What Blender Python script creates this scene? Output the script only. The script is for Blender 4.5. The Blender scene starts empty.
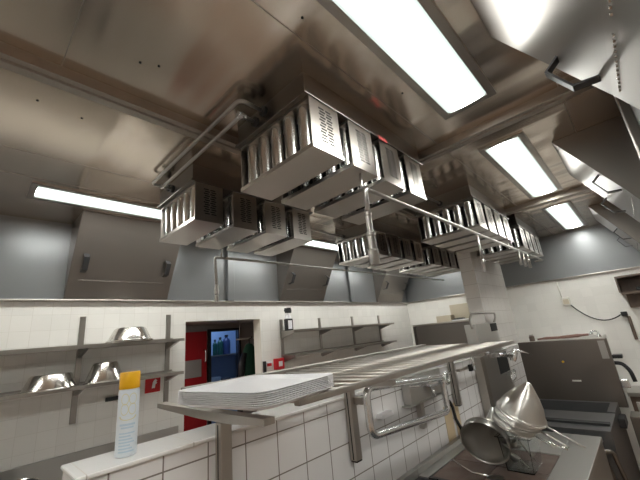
import bpy, bmesh, math, random
from mathutils import Vector, Matrix
random.seed(7)
EYE = 1.75                     # camera height; all heights below are given relative to it
S = bpy.context.scene
COL = S.collection
PI = math.pi

# ------------------------------------------------------------------ materials
def mat(name, color, rough=.5, metal=0., spec=.5, emit=None, estr=0., trans=0., ior=1.45, coat=0.):
    m = bpy.data.materials.new(name); m.use_nodes = True
    b = m.node_tree.nodes['Principled BSDF']
    b.inputs['Base Color'].default_value = (*color, 1)
    b.inputs['Roughness'].default_value = rough
    b.inputs['Metallic'].default_value = metal
    b.inputs['Specular IOR Level'].default_value = spec
    b.inputs['Transmission Weight'].default_value = trans
    b.inputs['IOR'].default_value = ior
    b.inputs['Coat Weight'].default_value = coat
    if emit:
        b.inputs['Emission Color'].default_value = (*emit, 1)
        b.inputs['Emission Strength'].default_value = estr
    return m

def noise_bits(m, scale_vec, strength, dist, rough_rng=None, nscale=1.0, detail=4, col=None):
    """stretched noise driving bump (and roughness / slight colour variation)"""
    nt = m.node_tree; N = nt.nodes; L = nt.links
    b = N['Principled BSDF']
    geo = N.new('ShaderNodeNewGeometry')
    mp = N.new('ShaderNodeMapping'); mp.inputs['Scale'].default_value = scale_vec
    L.new(geo.outputs['Position'], mp.inputs['Vector'])
    nz = N.new('ShaderNodeTexNoise'); nz.inputs['Scale'].default_value = nscale; nz.inputs['Detail'].default_value = detail
    L.new(mp.outputs[0], nz.inputs['Vector'])
    bp = N.new('ShaderNodeBump'); bp.inputs['Strength'].default_value = strength; bp.inputs['Distance'].default_value = dist
    L.new(nz.outputs['Fac'], bp.inputs['Height'])
    L.new(bp.outputs[0], b.inputs['Normal'])
    if rough_rng:
        mr = N.new('ShaderNodeMapRange'); mr.inputs['From Min'].default_value = .3; mr.inputs['From Max'].default_value = .7
        mr.inputs['To Min'].default_value, mr.inputs['To Max'].default_value = rough_rng
        L.new(nz.outputs['Fac'], mr.inputs['Value']); L.new(mr.outputs[0], b.inputs['Roughness'])
    if col:
        mx = N.new('ShaderNodeMix'); mx.data_type = 'RGBA'
        mx.inputs[6].default_value = (*col[0], 1); mx.inputs[7].default_value = (*col[1], 1)
        L.new(nz.outputs['Fac'], mx.inputs[0]); L.new(mx.outputs[2], b.inputs['Base Color'])
    return m

def steel(name, color, rough, scale_vec, strength=.06, dist=.01, rr=None, metal=1., detail=4):
    return noise_bits(mat(name, color, rough, metal), scale_vec, strength, dist, rr, detail=detail)

def tile(name, axes, size, color, grout, mortar, rough=.22, off=(0, 0)):
    m = mat(name, color, rough)
    nt = m.node_tree; N = nt.nodes; L = nt.links; b = N['Principled BSDF']
    geo = N.new('ShaderNodeNewGeometry'); sp = N.new('ShaderNodeSeparateXYZ'); cb = N.new('ShaderNodeCombineXYZ')
    L.new(geo.outputs['Position'], sp.inputs[0])
    for k, a in enumerate(axes):
        ad = N.new('ShaderNodeMath'); ad.operation = 'ADD'; ad.inputs[1].default_value = off[k]
        L.new(sp.outputs[a], ad.inputs[0]); L.new(ad.outputs[0], cb.inputs[k])
    br = N.new('ShaderNodeTexBrick'); br.offset = 0; br.squash = 1
    br.inputs['Scale'].default_value = 1; br.inputs['Brick Width'].default_value = size; br.inputs['Row Height'].default_value = size
    br.inputs['Mortar Size'].default_value = mortar; br.inputs['Mortar Smooth'].default_value = .3; br.inputs['Bias'].default_value = 0
    c2 = tuple(min(1, c * .95) for c in color)
    br.inputs['Color1'].default_value = (*color, 1); br.inputs['Color2'].default_value = (*c2, 1)
    br.inputs['Mortar'].default_value = (*grout, 1)
    L.new(cb.outputs[0], br.inputs['Vector']); L.new(br.outputs['Color'], b.inputs['Base Color'])
    bp = N.new('ShaderNodeBump'); bp.inputs['Strength'].default_value = .4; bp.inputs['Distance'].default_value = .002; bp.invert = True
    L.new(br.outputs['Fac'], bp.inputs['Height']); L.new(bp.outputs[0], b.inputs['Normal'])
    mr = N.new('ShaderNodeMapRange'); mr.inputs['To Min'].default_value = rough; mr.inputs['To Max'].default_value = .8
    L.new(br.outputs['Fac'], mr.inputs['Value']); L.new(mr.outputs[0], b.inputs['Roughness'])
    return m

M = {}
M['ceiling'] = steel('ceiling_steel', (.70, .62, .54), .2, (3.3, .28, 1), .5, .085, None, .95, 1.5)
M['beam'] = steel('beam_steel', (.42, .38, .34), .4, (.5, 40, 40), .03, .004)
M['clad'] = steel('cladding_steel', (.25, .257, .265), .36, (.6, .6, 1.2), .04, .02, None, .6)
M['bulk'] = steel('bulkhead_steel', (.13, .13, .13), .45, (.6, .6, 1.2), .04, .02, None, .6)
M['hood'] = steel('hood_steel', (.245, .222, .203), .31, (.5, .8, 7), .05, .006, None, .80)
M['filter'] = steel('filter_steel', (.50, .465, .43), .29, (5, 5, 2.5), .04, .008, None)
M['plenum'] = steel('plenum_steel', (.20, .183, .168), .3, (4, 4, 20), .03, .004)
M['baffle'] = mat('baffle_steel', (.62, .61, .59), .24, 1.)
M['steel'] = steel('bench_steel', (.50, .49, .47), .36, (2, 6, 6), .03, .003, None, .9)
M['dull'] = steel('dull_steel', (.19, .19, .195), .36, (2, 6, 6), .03, .003, None, .8)
M['sieve'] = mat('sieve_steel', (.62, .60, .57), .29, 1.)
M['shelf_steel'] = steel('shelf_steel', (.40, .375, .345), .35, (3, 30, 30), .03, .003)
M['rack'] = mat('rack_steel', (.46, .43, .395), .42, 1.)
M['chrome'] = mat('chrome', (.80, .81, .82), .24, 1.)
M['pipe'] = mat('pipe_steel', (.45, .425, .40), .28, 1.)
M['bowl'] = mat('bowl_steel', (.72, .70, .67), .2, 1.)
M['dark_steel'] = steel('lid_steel', (.21, .185, .165), .4, (4, 4, 4), .03, .004, (.32, .48))
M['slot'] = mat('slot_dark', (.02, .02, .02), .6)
M['black'] = mat('black_plastic', (.02, .02, .022), .4)
M['handle_grey'] = mat('handle_plastic', (.035, .035, .037), .35)
M['iron'] = noise_bits(mat('cast_iron', (.09, .06, .05), .5), (14, 14, 14), .2, .002, (.35, .6), col=((.075, .05, .042), (.13, .088, .07)))
M['tile_back'] = tile('tile_back', (0, 2), .105, (.84, .82, .785), (.68, .655, .61), .0013, off=(.018, -1.75 + .094 + .105 * 40))
M['tile_side'] = tile('tile_side', (1, 2), .105, (.90, .88, .84), (.80, .78, .74), .0016, off=(1.05, 2.5))
M['tile_pass'] = tile('tile_pass', (0, 2), .15, (.80, .78, .78), (.22, .19, .17), .0028, .16, off=(-.634 + 1.5, -1.75 + .354 + .15 * 20))
M['tile_pier_x'] = tile('tile_pier_front', (0, 2), .15, (.80, .77, .74), (.46, .42, .39), .002, .18, off=(1.5, -1.75 + .354 + 3))
M['tile_pier_y'] = tile('tile_pier_side', (1, 2), .15, (.80, .77, .74), (.46, .42, .39), .002, .18, off=(1.25 + .05, -1.75 + .354 + 3))
M['tile_cap'] = tile('tile_cap', (0, 1), .30, (.88, .87, .86), (.56, .52, .49), .002, .12, off=(.02 + 3, 0.1 + 3))
M['floor'] = tile('floor_tile', (0, 1), .2, (.40, .285, .21), (.22, .18, .15), .004, .4, off=(4, 4))
M['paint_wall'] = mat('painted_wall', (.62, .59, .55), .6)
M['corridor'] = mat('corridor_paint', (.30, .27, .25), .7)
M['reveal'] = mat('reveal_paint', (.82, .78, .70), .5)
M['white'] = mat('white_tray', (.88, .87, .90), .3)
M['white_plastic'] = mat('white_plastic', (.78, .76, .70), .4)
M['red'] = mat('red_plastic', (.62, .02, .03), .35)
M['red_door'] = mat('red_paint', (.30, .010, .014), .4)
M['dull_red'] = mat('faded_red', (.50, .09, .085), .5)
M['orange'] = mat('cap_yellow', (.86, .45, .01), .35)
M['can'] = mat('can_white', (.74, .80, .86), .3)
M['can_blue'] = mat('can_print_blue', (.55, .68, .80), .4)
M['can_yellow'] = mat('can_print_yellow', (.72, .68, .45), .4)
M['grey_plate'] = mat('grey_plate', (.42, .40, .38), .4, .6)
M['green'] = mat('dark_green_cloth', (.01, .055, .03), .8)
M['grey_print'] = mat('grey_print', (.30, .36, .33), .7)
M['glass_blue'] = mat('glass_pane', (.75, .87, 1), .05, 0., trans=1., ior=1.3)
M['blue_wall'] = mat('blue_room_paint', (.42, .55, .78), .6)
M['bottle_green'] = mat('bottle_green', (.01, .07, .06), .25)
M['bottle_blue'] = mat('bottle_blue', (.03, .05, .14), .3)
M['brown'] = noise_bits(mat('brown_wood', (.13, .09, .075), .5), (2, 20, 3), .1, .003, (.4, .6), col=((.11, .075, .06), (.20, .15, .12)))
M['hose'] = mat('brown_hose', (.28, .16, .13), .45)
M['card'] = mat('cream_card', (.62, .55, .43), .7)
M['beige'] = mat('worn_beige', (.60, .47, .30), .6)
M['lamp'] = mat('lamp_diffuser', (.9, .95, .93), .4, emit=(1.0, .985, .93), estr=13.0)
def lamp_falloff(m):
    # the tube behind the frosted cover: brightest along the middle of the lamp
    nt = m.node_tree; N = nt.nodes; L = nt.links; b = N['Principled BSDF']
    tc = N.new('ShaderNodeTexCoord'); sp = N.new('ShaderNodeSeparateXYZ'); L.new(tc.outputs['Object'], sp.inputs[0])
    def mth(op, a, v=None):
        n = N.new('ShaderNodeMath'); n.operation = op; L.new(a, n.inputs[0])
        if v is not None: n.inputs[1].default_value = v
        return n.outputs[0]
    q = mth('DIVIDE', sp.outputs[1], .036); q = mth('MULTIPLY', mth('ABSOLUTE', q), 1.0)
    q = mth('POWER', q, 2.0); q = mth('MULTIPLY', q, -1.0); q = mth('EXPONENT', q)
    st = mth('ADD', mth('MULTIPLY', q, 20.0), .34)
    L.new(st, b.inputs['Emission Strength'])
    mx = N.new('ShaderNodeMix'); mx.data_type = 'RGBA'; mx.inputs[6].default_value = (.86, 1, .94, 1); mx.inputs[7].default_value = (1, .955, .90, 1)
    L.new(q, mx.inputs[0]); L.new(mx.outputs[2], b.inputs['Emission Color'])
    b.inputs['Base Color'].default_value = (.3, .3, .3, 1)
lamp_falloff(M['lamp'])
M['lamp_frame'] = steel('lamp_frame_steel', (.45, .41, .37), .3, (3, 3, 3), .02, .003)
M['clear'] = mat('clear_polycarbonate', (.90, .92, .92), .04, 0., trans=1., ior=1.2)
M['glass_amber'] = mat('amber_lamp', (.9, .55, .05), .3)

# ------------------------------------------------------------------ mesh builder (absolute coordinates, heights relative to the eye)
class MB:
    def __init__(s): s.bm = bmesh.new()
    def _add(s, vs, faces, smooth=False):
        v = [s.bm.verts.new(p) for p in vs]
        for f in faces:
            try:
                fc = s.bm.faces.new([v[i] for i in f]); fc.smooth = smooth
            except ValueError: pass
        return s
    def box(s, x0, x1, y0, y1, z0, z1):
        vs = [(x, y, z) for x in (x0, x1) for y in (y0, y1) for z in (z0, z1)]
        return s._add(vs, [(0,1,3,2),(4,6,7,5),(0,4,5,1),(2,3,7,6),(0,2,6,4),(1,5,7,3)])
    def bevel(s, w=.004, n=2):
        s.bm.normal_update()
        bmesh.ops.bevel(s.bm, geom=[e for e in s.bm.edges if len(e.link_faces) == 2 and e.calc_face_angle(0) > .6], offset=w, segments=n, affect='EDGES', profile=.6)
        return s
    def prism(s, pts, axis, a, b):
        """pts: 2-D outline; extruded along axis (0/1/2) from a to b"""
        def P(p, t):
            q = list(p); q.insert(axis, t); return tuple(q)
        n = len(pts); vs = [P(p, a) for p in pts] + [P(p, b) for p in pts]
        fs = [tuple(range(n)), tuple(range(2*n-1, n-1, -1))] + [(i, i+n, (i+1) % n + n, (i+1) % n) for i in range(n)]
        s._add(vs, fs); bmesh.ops.recalc_face_normals(s.bm, faces=s.bm.faces[:]); return s
    def tube(s, pts, r, seg=10, closed=False, fillet=0., fn=5, cap=True):
        P = [Vector(p) for p in pts]
        if fillet:
            Q = []; n = len(P)
            for i, p in enumerate(P):
                if not closed and i in (0, n-1): Q.append(p); continue
                a = P[i-1]; b = P[(i+1) % n]
                da = (a-p); db = (b-p); d = min(fillet, da.length*.49, db.length*.49)
                u = p+da.normalized()*d; w = p+db.normalized()*d
                for k in range(fn+1):
                    t = k/fn; Q.append(u*(1-t)**2 + p*2*t*(1-t) + w*t*t)
            P = Q
        n = len(P); rings = []; up = None
        for i, p in enumerate(P):
            if closed: t = P[(i+1) % n]-P[i-1]
            else: t = P[min(i+1, n-1)]-P[max(i-1, 0)]
            t.normalize()
            if up is None:
                up = Vector((0,0,1)) if abs(t.z) < .9 else Vector((1,0,0))
            up = (up - t*up.dot(t)).normalized(); sd = t.cross(up)
            if isinstance(r, (list, tuple)):
                q_ = i/(n-1)*(len(r)-1); k_ = min(int(q_), len(r)-2); rr = r[k_]+(r[k_+1]-r[k_])*(q_-k_)
            else: rr = r
            rings.append([s.bm.verts.new(p + (up*math.cos(2*PI*k/seg)+sd*math.sin(2*PI*k/seg))*rr) for k in range(seg)])
        m = n if closed else n-1
        for i in range(m):
            A = rings[i]; B = rings[(i+1) % n]
            for k in range(seg):
                f = s.bm.faces.new((A[k], A[(k+1) % seg], B[(k+1) % seg], B[k])); f.smooth = True
        if cap and not closed:
            s.bm.faces.new(rings[0][::-1]); s.bm.faces.new(rings[-1])
        return s
    def lathe(s, prof, origin=(0,0,0), axis=(0,0,1), seg=32, closed=False):
        """prof: list of (radius, height along axis)"""
        z = Vector(axis).normalized(); x = z.orthogonal().normalized(); y = z.cross(x); o = Vector(origin)
        rings = []
        for (r, h) in prof:
            if r < 1e-6: rings.append([s.bm.verts.new(o+z*h)])
            else: rings.append([s.bm.verts.new(o+z*h+(x*math.cos(2*PI*k/seg)+y*math.sin(2*PI*k/seg))*r) for k in range(seg)])
        n = len(rings)
        for i in range(n if closed else n-1):
            A = rings[i]; B = rings[(i+1) % n]
            for k in range(seg):
                a0, a1 = A[k % len(A)], A[(k+1) % len(A)]; b0, b1 = B[k % len(B)], B[(k+1) % len(B)]
                q = []
                for v in (a0, a1, b1, b0):
                    if v not in q: q.append(v)
                if len(q) >= 3:
                    try: f = s.bm.faces.new(q); f.smooth = True
                    except ValueError: pass
        bmesh.ops.recalc_face_normals(s.bm, faces=s.bm.faces[:]); return s
    def xform(s, mtx):
        bmesh.ops.transform(s.bm, matrix=mtx, verts=s.bm.verts[:]); return s
    def build(s, name, m, parent=None, kind=None, label=None, world=True):
        off = Vector((0,0,0))
        if parent is not None:
            p = parent
            while p is not None: off += p.location; p = p.parent
        elif world: pass
        sh = Vector((0,0,EYE)) if world else Vector((0,0,0))
        if not world: off = Vector((0,0,0))
        for e in s.bm.edges:
            if len(e.link_faces) == 2 and e.calc_face_angle(0) > .65: e.smooth = False
        bmesh.ops.translate(s.bm, verts=s.bm.verts[:], vec=sh-off)
        me = bpy.data.meshes.new(name); s.bm.to_mesh(me); s.bm.free()
        for q in (m if isinstance(m, list) else [m]): me.materials.append(M[q])
        o = bpy.data.objects.new(name, me); COL.objects.link(o)
        if parent: o.parent = parent
        if kind: o['kind'] = kind
        if label: o['label'] = label
        return o

def thing(name, label, cat, loc=(0,0,0), group=None, absz=False):
    o = bpy.data.objects.new(name, None); COL.objects.link(o)
    o.empty_display_size = .05
    o.location = (loc[0], loc[1], loc[2] + (0 if absz else EYE))
    o['label'] = label; o['category'] = cat
    if group: o['group'] = group
    return o
def tag(o, label, cat, group=None):
    o['label'] = label; o['category'] = cat
    if group: o['group'] = group
    return o
def dup(root, loc, label, rotz=0., group=None):
    r = root.copy(); COL.objects.link(r)
    r.location = (loc[0], loc[1], loc[2]+EYE); r.rotation_euler = (0, 0, rotz); r['label'] = label
    if group: r['group'] = group
    def rec(a, b):
        for ch in list(a.children):
            c = ch.copy(); COL.objects.link(c); c.parent = b; rec(ch, c)
    rec(root, r)
    return r
def struct(name, mb, m): return mb.build(name, m, kind='structure')

XL, XR, YB, YF = -4.6, 5.3, 2.965, -2.6
YBULK = -.19
CEIL, CLAD, FLOOR = 1.0, .42, -EYE

# ------------------------------------------------------------------ the room
struct('floor', MB().box(XL-.1, XR+.1, YF-.1, 5.2, FLOOR-.1, FLOOR), 'floor')
struct('ceiling', MB().box(XL-.1, XR+.1, YF-.1, YB+.1, CEIL, CEIL+.08), 'ceiling')
DX0, DX1, DZ = 1.352, 2.16, .245
w = MB()
w.box(XL, DX0, YB, YB+.12, FLOOR, CLAD); w.box(DX1, XR, YB, YB+.12, FLOOR, CLAD); w.box(DX0, DX1, YB, YB+.12, DZ, CLAD)
struct('wall_back', w, 'tile_back')
struct('wall_right', MB().box(XR, XR+.1, YF, YB+.1, FLOOR, CLAD), 'tile_side')
struct('wall_left', MB().box(XL-.1, XL, YF, YB+.1, FLOOR, CEIL), 'tile_side')
struct('wall_front', MB().box(XL, XR, YF-.1, YF, FLOOR, CEIL), 'tile_back')
# stainless cladding above the tiles, with a bright drip lip along its foot
struct('trim_1', MB().box(XL, XR, YB-.012, YB+.1, CLAD, CEIL), 'clad')
struct('trim_2', MB().box(XR-.012, XR+.1, YF, YB-.012, CLAD, CEIL), 'clad')
struct('trim_3', MB().box(XL, XR-.012, YB-.035, YB-.012, CLAD-.004, CLAD+.010).bevel(.003), 'filter')
struct('trim_4', MB().box(XR-.035, XR-.012, YF, YB-.035, CLAD-.004, CLAD+.010).bevel(.003), 'filter')
# bulkhead the near hoods hang on
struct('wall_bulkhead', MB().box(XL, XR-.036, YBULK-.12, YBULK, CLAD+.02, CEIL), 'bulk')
# cover strips between the cladding sheets
for i, x in enumerate((1.755, 3.70)):
    struct('trim_%d' % (5+i), MB().box(x, x+.075, YB-.05, YB-.012, CLAD+.011, CEIL).bevel(.006), 'clad')
struct('trim_7', MB().box(1.93, 1.975, YBULK, YBULK+.035, CLAD+.03, CEIL).bevel(.005), 'hood')
# ceiling rails: one along the room, two across
def rail_profile(c, wd, d): return [(c, CEIL), (c, CEIL-d), (c+.02, CEIL-d), (c+.024, CEIL-d+.008), (c+.036, CEIL-d+.008), (c+.04, CEIL-d), (c+wd, CEIL-d), (c+wd, CEIL)]
struct('trim_10', MB().prism(rail_profile(1.245, .075, .042), 0, XL, XR-.013), 'beam')
for i, x in enumerate((1.745, 3.43)):
    struct('trim_%d' % (11+i), MB().prism(rail_profile(x, .075, .042), 1, YBULK, 1.244), 'beam')
# panel seams of the ceiling
sm = MB()
for y in (.61, .02, 1.95, 2.24): sm.box(XL, XR-.02, y-.0015, y+.0015, CEIL-.0015, CEIL)
for x in (.105, -1.2): sm.box(x-.0015, x+.0015, YF, 1.243, CEIL-.0012, CEIL)
struct('trim_13', sm, 'beam')
sc_ = MB()
for x, y in ((.30, 1.06), (.355, 1.035), (.07, 1.50), (.22, 1.52), (-.45, 1.5), (.62, .55), (1.2, .52), (.98, .10)): sc_.lathe([(0, 0), (.0045, 0), (.0045, -.002), (0, -.003)], (x, y, CEIL), seg=8)
struct('trim_14', sc_, 'slot')

# corridor behind the doorway
YC = 4.25
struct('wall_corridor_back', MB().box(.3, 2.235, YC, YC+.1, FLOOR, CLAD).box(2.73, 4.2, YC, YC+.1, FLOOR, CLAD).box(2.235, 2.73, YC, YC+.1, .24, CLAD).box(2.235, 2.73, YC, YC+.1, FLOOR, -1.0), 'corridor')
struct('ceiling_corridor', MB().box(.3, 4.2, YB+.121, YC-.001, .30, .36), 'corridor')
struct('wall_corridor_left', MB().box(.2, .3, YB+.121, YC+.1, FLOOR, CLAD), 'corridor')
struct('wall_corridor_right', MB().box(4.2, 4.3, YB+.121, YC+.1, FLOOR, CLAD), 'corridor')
struct('trim_8', MB().box(DX1-.003, DX1-.0005, YB, YB+.12, -.35, DZ), 'reveal')
# store room beyond, lit blue, seen through a glazed opening
struct('wall_store_back', MB().box(1.7, 3.4, 5.1, 5.2, FLOOR, .6), 'blue_wall')
struct('wall_store_left', MB().box(1.7, 1.8, YC+.101, 5.099, FLOOR, .6), 'blue_wall')
struct('wall_store_right', MB().box(3.4, 3.5, YC+.101, 5.099, FLOOR, .6), 'blue_wall')
struct('ceiling_store', MB().box(1.7, 3.5, YC+.101, 5.2, .6, .65), 'blue_wall')
wd = thing('window_1', 'dark framed glazed opening to the blue store room', 'window', (2.48, YC, -1.0)); wd['kind'] = 'structure'
f = MB(); f.box(2.235, 2.275, YC-.03, YC+.06, -.999, .239); f.box(2.70, 2.73, YC-.03, YC+.06, -.999, .239); f.box(2.275, 2.70, YC-.03, YC+.06, .205, .239); f.box(2.275, 2.70, YC-.03, YC+.06, -.999, -.95)
f.build('window_frame', 'black', wd)
MB().box(2.277, 2.698, YC+.01, YC+.016, -.948, .203).build('pane', 'glass_blue', wd)
# red door in the corridor
rd = thing('door_1', 'red door leaf with grey kick panel in the corridor behind the doorway', 'door', (1.9, YC-.05, FLOOR)); rd['kind'] = 'structure'
MB().box(1.30, 2.20, YC-.05, YC-.002, FLOOR+.005, .215).build('door_leaf', 'red_door', rd)
MB().box(1.80, 2.125, YC-.056, YC-.05, -.33, -.125).bevel(.002).build('push_plate', 'grey_plate', rd)
h = MB(); h.tube([(2.16, YC-.05, -.02), (2.16, YC-.10, -.02), (2.16, YC-.10, -.16), (2.16, YC-.05, -.16)], .009, fillet=.02)
h.build('door_handle', 'chrome', rd)
# store shelf with bottles
sh = thing('store_shelf', 'shelf board in the blue room seen through the doorway', 'shelf', (2.7, 4.95, -.12))
MB().box(2.32, 3.2, 4.80, 5.098, -.135, -.115).build('shelf_board', 'shelf_steel', sh)
MB().box(2.32, 2.34, 4.80, 5.098, -.9, -.136).box(3.18, 3.2, 4.80, 5.098, -.9, -.136).build('side_panel', 'shelf_steel', sh)
MB().box(2.341, 3.179, 4.80, 5.098, -.60, -.58).build('shelf_board', 'shelf_steel', sh)
def bottle(x, y, z, r, hh, m, label, name='bottle', cat='bottle'):
    t = thing(name, label, cat, (x, y, z), 'bottles in the blue store room')
    MB().lathe([(0, 0), (r, 0), (r, hh*.66), (r*.8, hh*.76), (r*.38, hh*.84), (r*.38, hh*.92), (0, hh*.92)], (x, y, z), seg=16).build('body', m, t)
    MB().lathe([(r*.45, hh*.9), (r*.45, hh), (0, hh)], (x, y, z), seg=12).build('cap', 'black', t)
bottle(2.70, 4.90, -.115, .035, .23, 'bottle_green', 'slim dark green bottle, leftmost on the store shelf')
bottle(2.79, 4.90, -.115, .045, .26, 'bottle_green', 'broad dark green bottle between two others on the store shelf')
bottle(2.90, 4.90, -.115, .06, .29, 'bottle_blue', 'large dark blue bottle, rightmost on the store shelf')
for i, (x, z, s_) in enumerate(((2.50, -.58, .12), (2.68, -.58, .17), (2.86, -.58, .13))):
    o = MB().box(x-s_/2, x+s_/2, 4.84, 4.84+s_, z, z+s_*.9).bevel(.006).build('storage_box', ['bottle_blue', 'can', 'bottle_blue'][i])
    tag(o, ['small navy box on the lower store room shelf, left', 'pale box in the middle of the lower store room shelf', 'navy box on the lower store room shelf, right'][i], 'box', 'boxes on the lower store shelf')

# ------------------------------------------------------------------ ceiling lights
def light(loc, lx, ly, label):
    t = thing('ceiling_light', label, 'light', loc, 'recessed ceiling lights')
    x, y, z = loc; fw = .032
    f = MB()
    f.box(x-lx/2-fw, x+lx/2+fw, y-ly/2-fw, y-ly/2, z-.008, z); f.box(x-lx/2-fw, x+lx/2+fw, y+ly/2, y+ly/2+fw, z-.008, z)
    f.box(x-lx/2-fw, x-lx/2, y-ly/2, y+ly/2, z-.008, z); f.box(x+lx/2, x+lx/2+fw, y-ly/2, y+ly/2, z-.008, z)
    f.build('frame', 'lamp_frame', t)
    # rounded-corner diffuser
    pts = []
    for cx, cy, a0 in ((1, 1, 0), (-1, 1, PI/2), (-1, -1, PI), (1, -1, 3*PI/2)):
        for k in range(5):
            a = a0+k*PI/8; pts.append((x+cx*(lx/2-.02)+.02*math.cos(a), y+cy*(ly/2-.02)+.02*math.sin(a)))
    MB().prism(pts, 2, z-.006, z-.0005).build('diffuser', 'lamp', t)
    return t
L0 = light((.888, .352, CEIL), 1.25, .182, 'largest ceiling light, cut by the top edge beside the biggest filter unit')
dup(L0, (2.675, .356, CEIL), 'ceiling light between the two cross rails, second of the three in line')
dup(L0, (4.42, .36, CEIL), 'smallest of the three ceiling lights in line, nearest the grey clad end wall')
dup(L0, (.80, 2.42, CEIL), 'ceiling light above the left sloped hood on the back wall')
dup(L0, (2.56, 2.43, CEIL), 'ceiling light half hidden behind the filter boxes, above the middle back hood')
dup(L0, (-.95, .352, CEIL), 'unseen recessed ceiling light added to brighten the kitchen', 0., 'ceiling lights in the unseen part of the kitchen')  # off-view lamps along the rows and next aisle, added for more ambient light
dup(L0, (-1.0, 2.42, CEIL), 'unseen recessed ceiling light added to brighten the kitchen', 0., 'ceiling lights in the unseen part of the kitchen')
dup(L0, (-2.72, .352, CEIL), 'unseen recessed ceiling light added to brighten the kitchen', 0., 'ceiling lights in the unseen part of the kitchen')
dup(L0, (-2.75, 2.42, CEIL), 'unseen recessed ceiling light added to brighten the kitchen', 0., 'ceiling lights in the unseen part of the kitchen')
dup(L0, (-1.2, -1.4, CEIL), 'unseen recessed ceiling light added to brighten the kitchen', 0., 'ceiling lights in the unseen part of the kitchen')
dup(L0, (.6, -1.4, CEIL), 'unseen recessed ceiling light added to brighten the kitchen', 0., 'ceiling lights in the unseen part of the kitchen')
dup(L0, (3.2, -1.4, CEIL), 'unseen recessed ceiling light added to brighten the kitchen', 0., 'ceiling lights in the unseen part of the kitchen')
dup(L0, (4.3, 2.43, CEIL), 'unseen recessed ceiling light added to brighten the kitchen', 0., 'ceiling lights in the unseen part of the kitchen')

# ------------------------------------------------------------------ ceiling filter units
def filter_unit(loc, label):
    t = thing('grease_filter_unit', label, 'extractor', loc, 'stainless grease filter units on the ceiling')
    X, Y, Z = loc      # X,Y: near left corner of the plenum; Z: ceiling
    W, D, H = .92, .46, .095
    p = MB(); p.box(X, X+W, Y, Y+D, Z-H, Z)
    p.build('plenum', 'plenum', t)
    fl = MB(); fl.box(X-.012, X+W+.012, Y-.012, Y+D+.012, Z-H-.012, Z-H-.0005).bevel(.003)
    fl.build('flange', 'plenum', t)
    for k in range(4):
        x0 = X+.012+k*.237; x1 = x0+.168; y0 = Y-.006; y1 = Y+D; zt = Z-H-.0125; zb = Z-.330
        c = MB()
        c.box(x0, x1, y0, y0+.004, zb+.003, zt)                    # near end plate
        c.box(x0, x1, y1-.004, y1, zb+.003, zt)                    # far end plate
        c.box(x0-.004, x1+.004, y0-.003, y1+.003, zb-.004, zb+.003)  # bottom tray
        c.box(x0-.004, x0, y0-.003, y1+.003, zb+.003, zb+.014)
        c.box(x1, x1+.004, y0-.003, y1+.003, zb+.003, zb+.014)
        c.box(x0, x1, y0+.004, y1-.004, zt-.012, zt)
        co = c.build('filter_cassette', 'filter', t)
        MB().box(x0+.075, x1-.075, y0+.006, y1-.006, zb+.004, zt-.013).build('hollow_shade', 'slot', co)  # near-black block stands for the shade inside the hollow cassette
        for sx, xs in ((1, x0+.034), (-1, x1-.034)):
            b = MB(); n = 5; pitch = (y1-y0-.03)/n
            for i in range(n):
                yc = y0+.015+pitch*(i+.5); ring = []
                seg = 8
                vs = []; fs = []
                for z in (zb+.003, zt-.0125):
                    for q in range(seg+1):
                        a = -PI/2+PI*q/seg
                        vs.append((xs-sx*.030*math.cos(a), yc+.033*math.sin(a), z))
                for q in range(seg): fs.append((q, q+1, q+seg+2, q+seg+1))
                b._add(vs, fs, True)
            b.build('baffle_panel', 'baffle', co)
        for ys, yo in ((y0, -1),):
            for c_ in range(2):
                lv = MB()
                for i in range(12):
                    z = zt-.032-i*.0133
                    xa = x0+.050+c_*.040+(.006 if i % 2 else 0)
                    lv.box(xa, xa+.030, min(ys, ys+yo*.0012), max(ys, ys+yo*.0012), z-.0032, z+.0032)
                lv.build('louvre_slots', 'slot', co)
    return t
U0 = filter_unit((.775, .715, CEIL), 'biggest looking filter unit under the ceiling, its four slotted end plates brightly lit')
dup(U0, (.757, 1.605, CEIL), 'dim filter unit joined by two thin pipes to the biggest looking unit')
dup(U0, (2.50, .715, CEIL), 'filter unit between the two ceiling cross rails, above a single drop nozzle')
dup(U0, (3.78, .715, CEIL), 'smallest looking bright filter unit beyond the second cross rail, above three drop nozzles')
dup(U0, (2.48, 1.60, CEIL), 'dim filter unit right behind the thick vertical drop pipe')
dup(U0, (3.62, 1.60, CEIL), 'dim far filter unit just left of the top of the tiled pier')
MB().box(1.25, 1.325, .7005, .7028, .886, .9045).build('warning_label', 'dull_red', U0, label='small dull red sticker')

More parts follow.
